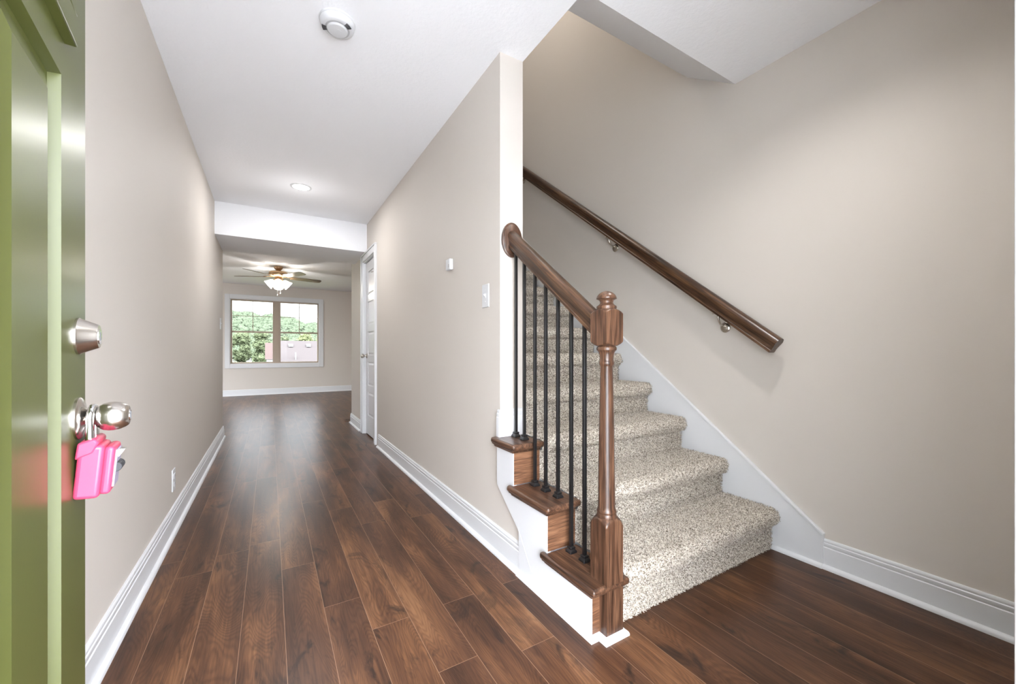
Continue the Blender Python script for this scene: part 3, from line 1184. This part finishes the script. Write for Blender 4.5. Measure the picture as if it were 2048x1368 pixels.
# ------------------------------------------------------------------ small wall and ceiling fittings
# smoke detector
sd = empty('smoke_detector', (0.255, 1.905, ZC))
tag(sd, 'round white smoke detector on the hall ceiling', 'smoke detector')
MB().lathe([(0, 0), (0.0740, 0), (0.0745, -0.004), (0.073, -0.008), (0.071, -0.009), (0.070, -0.020), (0.066, -0.030), (0.058, -0.035), (0.050, -0.0355), (0.0, -0.0355)], seg=48).build('base', M['plastic'], sd, smooth=True)
MB().lathe([(0.0, -0.034), (0.050, -0.034), (0.050, -0.0362), (0.043, -0.0362), (0.043, -0.034), (0.0, -0.034)][1:5] + [(0.0425, -0.030)], seg=48).build('vent_ring', M['greyplastic'], sd, smooth=True)
MB().lathe([(0, -0.034), (0.041, -0.034), (0.041, -0.041), (0.038, -0.044), (0.0, -0.045)], seg=40).build('cover', M['plastic'], sd, smooth=True)
for a0 in (150, 300):
    for i in range(6):
        a = math.radians(a0 + i * 5)
        mb = MB().box(0.045, 0.063, -0.0012, 0.0012, -0.0372, -0.0335)
        mb.build('grille_slot', M['slot'], sd, rot=(0, 0, a))
MB().lathe([(0, -0.0445), (0.009, -0.0445), (0.009, -0.0456), (0, -0.0458)], c=(0.006, -0.005, 0), seg=20).build('test_button', M['plastic'], sd)

# recessed light
rl = empty('recessed_light', (0.236, 4.0, ZC))
tag(rl, 'lit round recessed light in the hall ceiling', 'ceiling light')
MB().lathe([(0.068, 0.0), (0.086, 0.0), (0.086, -0.003), (0.070, -0.006), (0.066, -0.003)], seg=40).build('trim_ring', M['plastic'], rl, smooth=True)
MB().lathe([(0, -0.0005), (0.067, -0.0005), (0.067, -0.004), (0, -0.005)], seg=40).build('lens', mat_emit('lit_lens', (1, 0.98, 0.95), 5.0), rl)
lamp('hall_fill', 'POINT', (0, 0, -0.30), P_HALL, (1.0, 0.99, 0.98), size=0.06, parent=rl)  # unseen fill point added below the lens, no bulb hangs there
lamp('hall_light', 'AREA', (0, 0, -0.012), P_HALL * 6.0, (1.0, 0.99, 0.98), (0, 0, 0), 0.13, 'DISK', parent=rl)

# added fill light, built as a recessed fixture, unseen above the frame
fl = copy_tree(rl)
fl.location = (1.45, 0.70, ZC)
tag(fl, 'unseen round recessed light added as fill in the foyer ceiling', 'ceiling light')
for ch in fl.children:
    if ch.type == 'LIGHT':
        bpy.data.objects.remove(ch)
lamp('foyer_fill', 'SPOT', (0, 0, -0.012), P_FOYER, (1.0, 0.985, 0.97), size=0.05, parent=fl, spot=math.radians(142), blend=0.9)


def plate_local(name, label, cat, loc, rotz):
    o = empty(name, loc, (0, 0, rotz))
    tag(o, label, cat)
    return o


# switch plates: local x across, -y out of the wall, z up
def light_switch(label, loc, rotz):
    o = plate_local('light_switch', label, 'light switch', loc, rotz)
    MB().box(-0.037, 0.037, -0.006, 0, -0.060, 0.060).build('plate', M['plastic'], o, bevel=0.003)
    MB().box(-0.006, 0.006, -0.0075, -0.005, -0.013, 0.013).build('slot', M['plastic'], o, bevel=0.0008)
    MB().prism([(-0.006, -0.006), (-0.016, 0.002), (-0.018, 0.008), (-0.006, 0.009)], -0.004, 0.004, 0).build('toggle', M['plastic'], o, bevel=0.0008)
    for zz in (-0.030, 0.030):
        MB().lathe([(0, 0.0055), (0.003, 0.0055), (0.003, 0.0068), (0, 0.007)], (0, 0, zz), (0, -1, 0), 12).build('screw', M['plastic'], o)
    return o


light_switch('white toggle light switch on the hall wall beside the stair rail', (XR, 1.833, 1.270), -math.pi / 2)
light_switch('white light switch at the far end of the left hall wall', (XL, 5.31, 1.278), math.pi / 2)

ws = plate_local('wall_sensor', 'small white plastic sensor box on the hall wall above the switch', 'sensor', (XR, 2.300, 1.516), -math.pi / 2)
MB().box(-0.032, 0.032, -0.024, 0, -0.034, 0.034).build('housing', M['plastic'], ws, bevel=0.006, seg=3)
MB().box(0.012, 0.022, -0.0246, -0.0235, -0.020, 0.000).build('lens', M['greyplastic'], ws)

ou = plate_local('wall_outlet', 'white electrical outlet low on the left wall above the baseboard', 'outlet', (XL, 2.860, 0.273), math.pi / 2)
MB().box(-0.037, 0.037, -0.006, 0, -0.060, 0.060).build('plate', M['plastic'], ou, bevel=0.003)
for zz in (-0.021, 0.021):
    r_ = MB().box(-0.016, 0.016, -0.0085, -0.005, zz - 0.014, zz + 0.014).build('receptacle', M['plastic'], ou, bevel=0.004)
    for xx in (-0.006, 0.006):
        MB().box(xx - 0.001, xx + 0.001, -0.0088, -0.0078, zz - 0.004, zz + 0.006).build('contact_slot', M['slot'], r_)

# wooden floor register just past the far wall corner
fv_ = empty('floor_register', (1.02, 6.02, 0.0))
tag(fv_, 'small wooden floor register beyond the far corner of the hall wall', 'floor vent')
mb = MB()
mb.box(-0.13, 0.13, -0.07, -0.055, 0, 0.008)
mb.box(-0.13, 0.13, 0.055, 0.07, 0, 0.008)
mb.box(-0.13, -0.115, -0.055, 0.055, 0, 0.008)
mb.box(0.115, 0.13, -0.055, 0.055, 0, 0.008)
mb.build('frame', M['riser_wood'], fv_, bevel=0.002)
mb = MB()
for i in range(9):
    xx = -0.105 + i * 0.026
    mb.box(xx - 0.006, xx + 0.006, -0.055, 0.055, 0.001, 0.006)
mb.build('slats', M['dark'], fv_)

# ------------------------------------------------------------------ living room window
win = struct(empty('window_1', ((WX0 + WX1) / 2, YF, WZ0)), 'white-cased double window with tan sashes')
bpy.context.view_layer.update()
mb = MB()
cw = 0.085
y0, y1 = YF - 0.018, YF
mb.box(WX0 - cw, WX0 + 0.005, y0, y1, WZ0 - cw, WZ1 + cw)
mb.box(WX1 - 0.005, WX1 + cw, y0, y1, WZ0 - cw, WZ1 + cw)
mb.box(WX0 + 0.005, WX1 - 0.005, y0, y1, WZ1 - 0.005, WZ1 + cw)
mb.box(WX0 + 0.005, WX1 - 0.005, y0, y1, WZ0 - cw, WZ0 + 0.005)
child(mb.build('casing', M['trim'], bevel=0.003), win)
mb = MB()
mb.box(WX0, WX0 + 0.016, YF, YF + 0.05, WZ0, WZ1)
mb.box(WX1 - 0.016, WX1, YF, YF + 0.05, WZ0, WZ1)
mb.box(WX0 + 0.016, WX1 - 0.016, YF, YF + 0.05, WZ1 - 0.016, WZ1)
mb.box(WX0 + 0.016, WX1 - 0.016, YF, YF + 0.05, WZ0, WZ0 + 0.016)
child(mb.build('jamb_liner', M['trim']), win)
mx = (WX0 + WX1) / 2
mb = MB().box(mx - 0.052, mx + 0.052, YF + 0.045, YF + 0.115, WZ0, WZ1)
child(mb.build('mullion', M['vinyl'], bevel=0.003), win)
zm = 1.400
for (a, b) in ((WX0 + 0.014, mx - 0.05), (mx + 0.05, WX1 - 0.014)):
    fr_ = MB()
    for (q0, q1, r0, r1, yy0, yy1) in ((a, a + 0.028, WZ0 + 0.014, WZ1 - 0.014, 0.05, 0.11), (b - 0.028, b, WZ0 + 0.014, WZ1 - 0.014, 0.05, 0.11),
                                       (a + 0.028, b - 0.028, WZ1 - 0.045, WZ1 - 0.014, 0.051, 0.109), (a + 0.028, b - 0.028, WZ0 + 0.014, WZ0 + 0.045, 0.051, 0.109), (a + 0.028, b - 0.028, zm - 0.018, zm + 0.018, 0.052, 0.108)):
        fr_.box(q0, q1, YF + yy0, YF + yy1, r0, r1)
    f = child(fr_.build('sash_frame', M['vinyl'], bevel=0.002), win, 'tan vinyl sash')
    up_ = MB().box(a + 0.026, b - 0.026, YF + 0.090, YF + 0.094, zm + 0.016, WZ1 - 0.043)
    child(up_.build('pane', M['glass']), f)
    lo_ = MB().box(a + 0.026, b - 0.026, YF + 0.070, YF + 0.074, WZ0 + 0.043, zm - 0.016)
    child(lo_.build('pane', M['glass']), f)
    g = MB()
    xm = (a + b) / 2
    zmm = (zm + WZ1) / 2 - 0.01
    g.box(xm - 0.007, xm + 0.007, YF + 0.0885, YF + 0.0895, zm + 0.016, WZ1 - 0.043)
    g.box(a + 0.026, b - 0.026, YF + 0.0885, YF + 0.0895, zmm - 0.006, zmm + 0.006)
    child(g.build('grille', M['vinyl']), f)

# ------------------------------------------------------------------ ceiling fan
fan = empty('ceiling_fan', (0.126, 8.01, ZC))
tag(fan, 'antique brass ceiling fan with wooden blades and lit glass shades', 'ceiling fan')
MB().lathe([(0, 0), (0.068, 0), (0.070, -0.012), (0.060, -0.040), (0.040, -0.062), (0.030, -0.070), (0.030, -0.085), (0.0, -0.085)], seg=32).build('canopy', M['brass'], fan, smooth=True)
MB().lathe([(0, -0.080), (0.06, -0.080), (0.12, -0.090), (0.142, -0.100), (0.146, -0.112), (0.146, -0.150), (0.138, -0.162), (0.100, -0.176), (0.062, -0.184), (0, -0.184)], seg=36).build('motor_housing', M['brass'], fan, smooth=True)
MB().lathe([(0, -0.18), (0.052, -0.18), (0.056, -0.20), (0.060, -0.235), (0.050, -0.255), (0.040, -0.262), (0, -0.262)], seg=28).build('light_kit', M['brass'], fan, smooth=True)
BA = 12.0
for i in range(5):
    a = math.radians(BA + 72 * i)
    br = MB()
    br.box(0.09, 0.24, -0.016, 0.016, -0.176, -0.170)
    bo = br.build('blade_iron', M['brass'], fan, bevel=0.002, rot=(0, 0, a))
    pl_ = [(0.19, -0.052), (0.30, -0.062), (0.62, -0.070), (0.66, -0.066), (0.685, -0.052), (0.695, -0.03), (0.697, 0.0), (0.695, 0.03), (0.685, 0.052), (0.66, 0.066), (0.62, 0.070), (0.30, 0.062), (0.19, 0.052)]
    bl = MB().prism(pl_, -0.003, 0.003, 2)
    b2 = bl.build('blade', M['blade'], fan)
    b2.location = (0, 0, -0.178)
    b2.rotation_euler = Matrix.Rotation(a, 3, 'Z').to_4x4().__matmul__(Matrix.Rotation(math.radians(-12), 4, 'X')).to_euler()
shade_m = mat_emit('lit_frosted_shade', (1.0, 0.93, 0.82), 6.0)
for i in range(4):
    a = math.radians(-92 + 90 * i)
    ax = Vector((math.cos(a) * 0.75, math.sin(a) * 0.75, -0.62)).normalized()
    c0 = Vector((math.cos(a) * 0.045, math.sin(a) * 0.045, -0.235))
    mb = MB().lathe([(0.016, 0.0), (0.020, 0.012), (0.020, 0.03)], c0, ax, 16)
    mb.build('shade_holder', M['brass'], fan, smooth=True)
    prof = [(0.018, 0.022), (0.034, 0.032), (0.050, 0.055), (0.058, 0.085), (0.066, 0.115), (0.078, 0.140), (0.080, 0.146), (0.075, 0.141), (0.062, 0.113), (0.054, 0.085), (0.046, 0.058), (0.030, 0.036), (0.012, 0.026)]
    MB().lathe(prof, c0, ax, 24).build('lamp_shade', shade_m, fan, smooth=True)
lamp('fan_bulb', 'POINT', (0, 0, -0.34), P_FAN, (1.0, 0.97, 0.93), size=0.045, parent=fan)
for xx, ln in ((-0.015, 0.22), (0.030, 0.19)):
    mb = MB().tube([(xx, -0.02, -0.262), (xx, -0.02, -0.262 - ln)], 0.0016, 6)
    mb.lathe([(0, 0.0), (0.006, -0.004), (0.009, -0.014), (0.006, -0.024), (0, -0.028)], (xx, -0.02, -0.262 - ln), (0, 0, 1), 12)
    mb.build('pull_chain', M['plastic'], fan, smooth=True)

# unseen fill lights added in the living room and above the stairs
lamp('living_fill', 'AREA', (2.6, 8.2, ZC - 0.03), P_LIVING, (1, 0.97, 0.93), (0, 0, 0), 0.5, 'DISK')
lamp('landing_fill', 'POINT', (1.35, 2.5, 4.7), P_UP, (1, 0.96, 0.9), size=0.15)

# ------------------------------------------------------------------ outside
struct(MB().box(-60, 60, YF + 0.3, 190, -4.0, -3.2).build('ground', M['grass']))
concrete = mat_paint('bounce_concrete', s2l(222, 221, 219), 0.85, 40, 0.2, 0.05)
struct(MB().box(-30, 30, -45.0, -0.10, -0.3, -0.03).build('ground_bounce', concrete))  # unseen front ground, added wide and pale to bounce light indoors
struct(MB().box(-2.2, 3.0, -2.0, -0.10, 2.55, 2.75).build('sky_block_slab', M['trim']))  # unseen slab added over the doorway to cut off steep sky light


def blob(mb, c, r, nu=18, nv=11, amp=0.16, fl=0.8):
    ph = [random.uniform(0, 6.28) for _ in range(8)]
    ls = []
    for j in range(nv + 1):
        v = math.pi * j / nv
        ring = []
        for i in range(nu):
            u = 2 * math.pi * i / nu
            k = 1 + amp * (math.sin(3 * u + ph[0] + 2 * v) * math.sin(2 * v + ph[1]) + 0.7 * math.sin(5 * u + ph[2]) * math.sin(4 * v + ph[3]) + 0.5 * math.sin(9 * u + ph[4] + 6 * v))
            ring.append((c[0] + r * k * math.sin(v) * math.cos(u), c[1] + r * k * math.sin(v) * math.sin(u), c[2] + r * fl * k * math.cos(v)))
        ls.append(ring)
    mb.loops(ls)


def leaves(mb, pts, size):
    """loose leafy sprays round the given points."""
    for p, jit in list(pts):
        c = Vector((p[0] + random.uniform(-jit, jit), p[1] + random.uniform(-jit, jit), p[2] + random.uniform(-jit, jit)))
        u = Vector((random.uniform(-1, 1), random.uniform(-1, 1), random.uniform(-0.5, 0.5))).normalized()
        w_ = u.orthogonal().normalized() * size * random.uniform(0.5, 1.2)
        u = u * size * random.uniform(0.7, 1.4)
        mb.add([c - u, c - w_ * 0.6, c + u, c + w_ * 0.6], [(0, 1, 2, 3)])


# far wooded hill: rolling ridge with crowns too many to count
hx = np.linspace(-260, 300, 113)
hy = np.linspace(300, 520, 23)


def ridge(x):
    return 33 + 4.5 * math.exp(-((x + 20) / 60) ** 2) - 9.0 * (1 / (1 + math.exp(-(x - 12) / 9.0))) * 0.62 + 1.2 * math.sin(x / 7.0) + 0.9 * math.sin(x / 2.9 + 1)


mb = MB()
vv = []
for y in hy:
    for x in hx:
        f = min(1.0, max(0.0, (y - 300) / 150.0))
        f = f * f * (3 - 2 * f)
        vv.append((x, y, -3.2 + (ridge(x) + 3.2 - 3.0) * f))
nx = len(hx)
mb.add(vv, [(j * nx + i, j * nx + i + 1, (j + 1) * nx + i + 1, (j + 1) * nx + i) for j in range(len(hy) - 1) for i in range(nx - 1)])
struct(mb.build('hills', M['leaf_far'], smooth=True))
mb = MB()
for _ in range(2200):
    x = random.uniform(-75, 85)
    y = random.uniform(310, 452)
    f = min(1.0, max(0.0, (y - 300) / 150.0))
    f = f * f * (3 - 2 * f)
    z = -3.2 + (ridge(x) + 0.2) * f
    r = random.uniform(1.4, 3.0)
    blob(mb, (x, y, z + r * 0.2), r, 9, 6, 0.2)
leaves(mb, [(v, 0.9) for v in mb.v[::2]], 0.55)
fo = mb.build('hill_forest', M['leaf_far'], smooth=True, sharp=180)
tag(fo, 'dense hazy forest covering the distant hill seen through the window', 'forest', kind='stuff')

# trees standing beyond the lawn
tx = [-24, -18.4, -12.8, -7.4, -2.0, 3.6, 9.2, 14.6, 20.0, 25.6]
lab = ['bushy green tree at the far left of the tree row seen through the window', 'tall rounded tree in the left window pane, second in the row', 'dark leafy tree behind the left sash of the window',
       'tall leafy tree in the middle of the left window pane', 'leafy tree just left of the pink chimney outside', 'broad tree behind the window mullion, above the grey roof',
       'yellow-green tree rising behind the left part of the grey roof', 'rounded yellow-green tree above the middle of the grey roof', 'bushy tree above the right end of the grey roof', 'green tree at the far right of the tree row']
for i, x in enumerate(tx):
    y = 140 + (7 if i % 2 else -3) + random.uniform(-1, 1)
    h = random.uniform(8.4, 10.2)
    o = empty('tree', (x, y, -3.2))
    tag(o, lab[i], 'tree', 'trees beyond the lawn')
    MB().tube([(0, 0, 0), (0.1, 0, h * 0.3), (0, 0.1, h * 0.6)], [0.35, 0.25, 0.12], 8).build('trunk', M['bark'], o, smooth=True)
    mb = MB()
    for k in range(60):
        a = random.uniform(0, 6.28)
        zz = random.uniform(0.12, 0.92)
        wd = 2.2 * math.sqrt(max(0.05, 1 - ((zz - 0.42) / 0.58) ** 2))
        rr = random.uniform(0.2, 1.0) * wd
        blob(mb, (rr * math.cos(a), rr * math.sin(a), h * zz), random.uniform(0.5, 0.9), 8, 6, 0.35)
    leaves(mb, [(v, 0.45) for v in mb.v * 2], 0.26)
    mb.build('crown', M['leaf_warm'] if i in (6, 7) else M['leaf_near'], o, smooth=True, sharp=180)

# neighbour's house: grey shingle roof, two roof vents, pink brick chimney
hs = empty('house', (2.5, 32, -3.2))
tag(hs, "neighbour's low house with grey shingle roof and pink brick end, outside the window", 'house')
bpy.context.view_layer.update()
siding = mat_paint('pale_siding', s2l(74, 72, 71), 0.8, 20, 0.1)
child(MB().box(0.0, 9.0, 30.4, 38.0, -3.2, -0.55).build('wall', siding), hs)
mb = MB().prism([(29.7, -0.62), (34.2, 1.72), (38.7, -0.62)], 0.42, 9.4, 0)
rf = child(mb.build('roof', M['shingle']), hs)
for x in (1.30, 2.46):
    yv, zv = 33.4, 1.31
    mb = MB().prism([(yv - 0.22, zv - 0.05), (yv - 0.22, zv + 0.05), (yv + 0.2, zv + 0.17), (yv + 0.2, zv + 0.02)], x - 0.15, x + 0.15, 0)
    child(mb.build('roof_vent', siding), rf)
mb = MB().tube([(1.53, 31.6, 0.3), (1.53, 31.6, 0.86)], 0.05, 10)
child(mb.build('vent_pipe', siding), rf)
child(MB().box(-0.27, 0.22, 30.1, 30.8, 0.42, 1.48).build('chimney', M['brick']), hs, 'pink brick chimney')
child(MB().box(-0.19, 0.15, 30.15, 30.75, -3.2, 0.42).build('chimney_base', siding), hs)
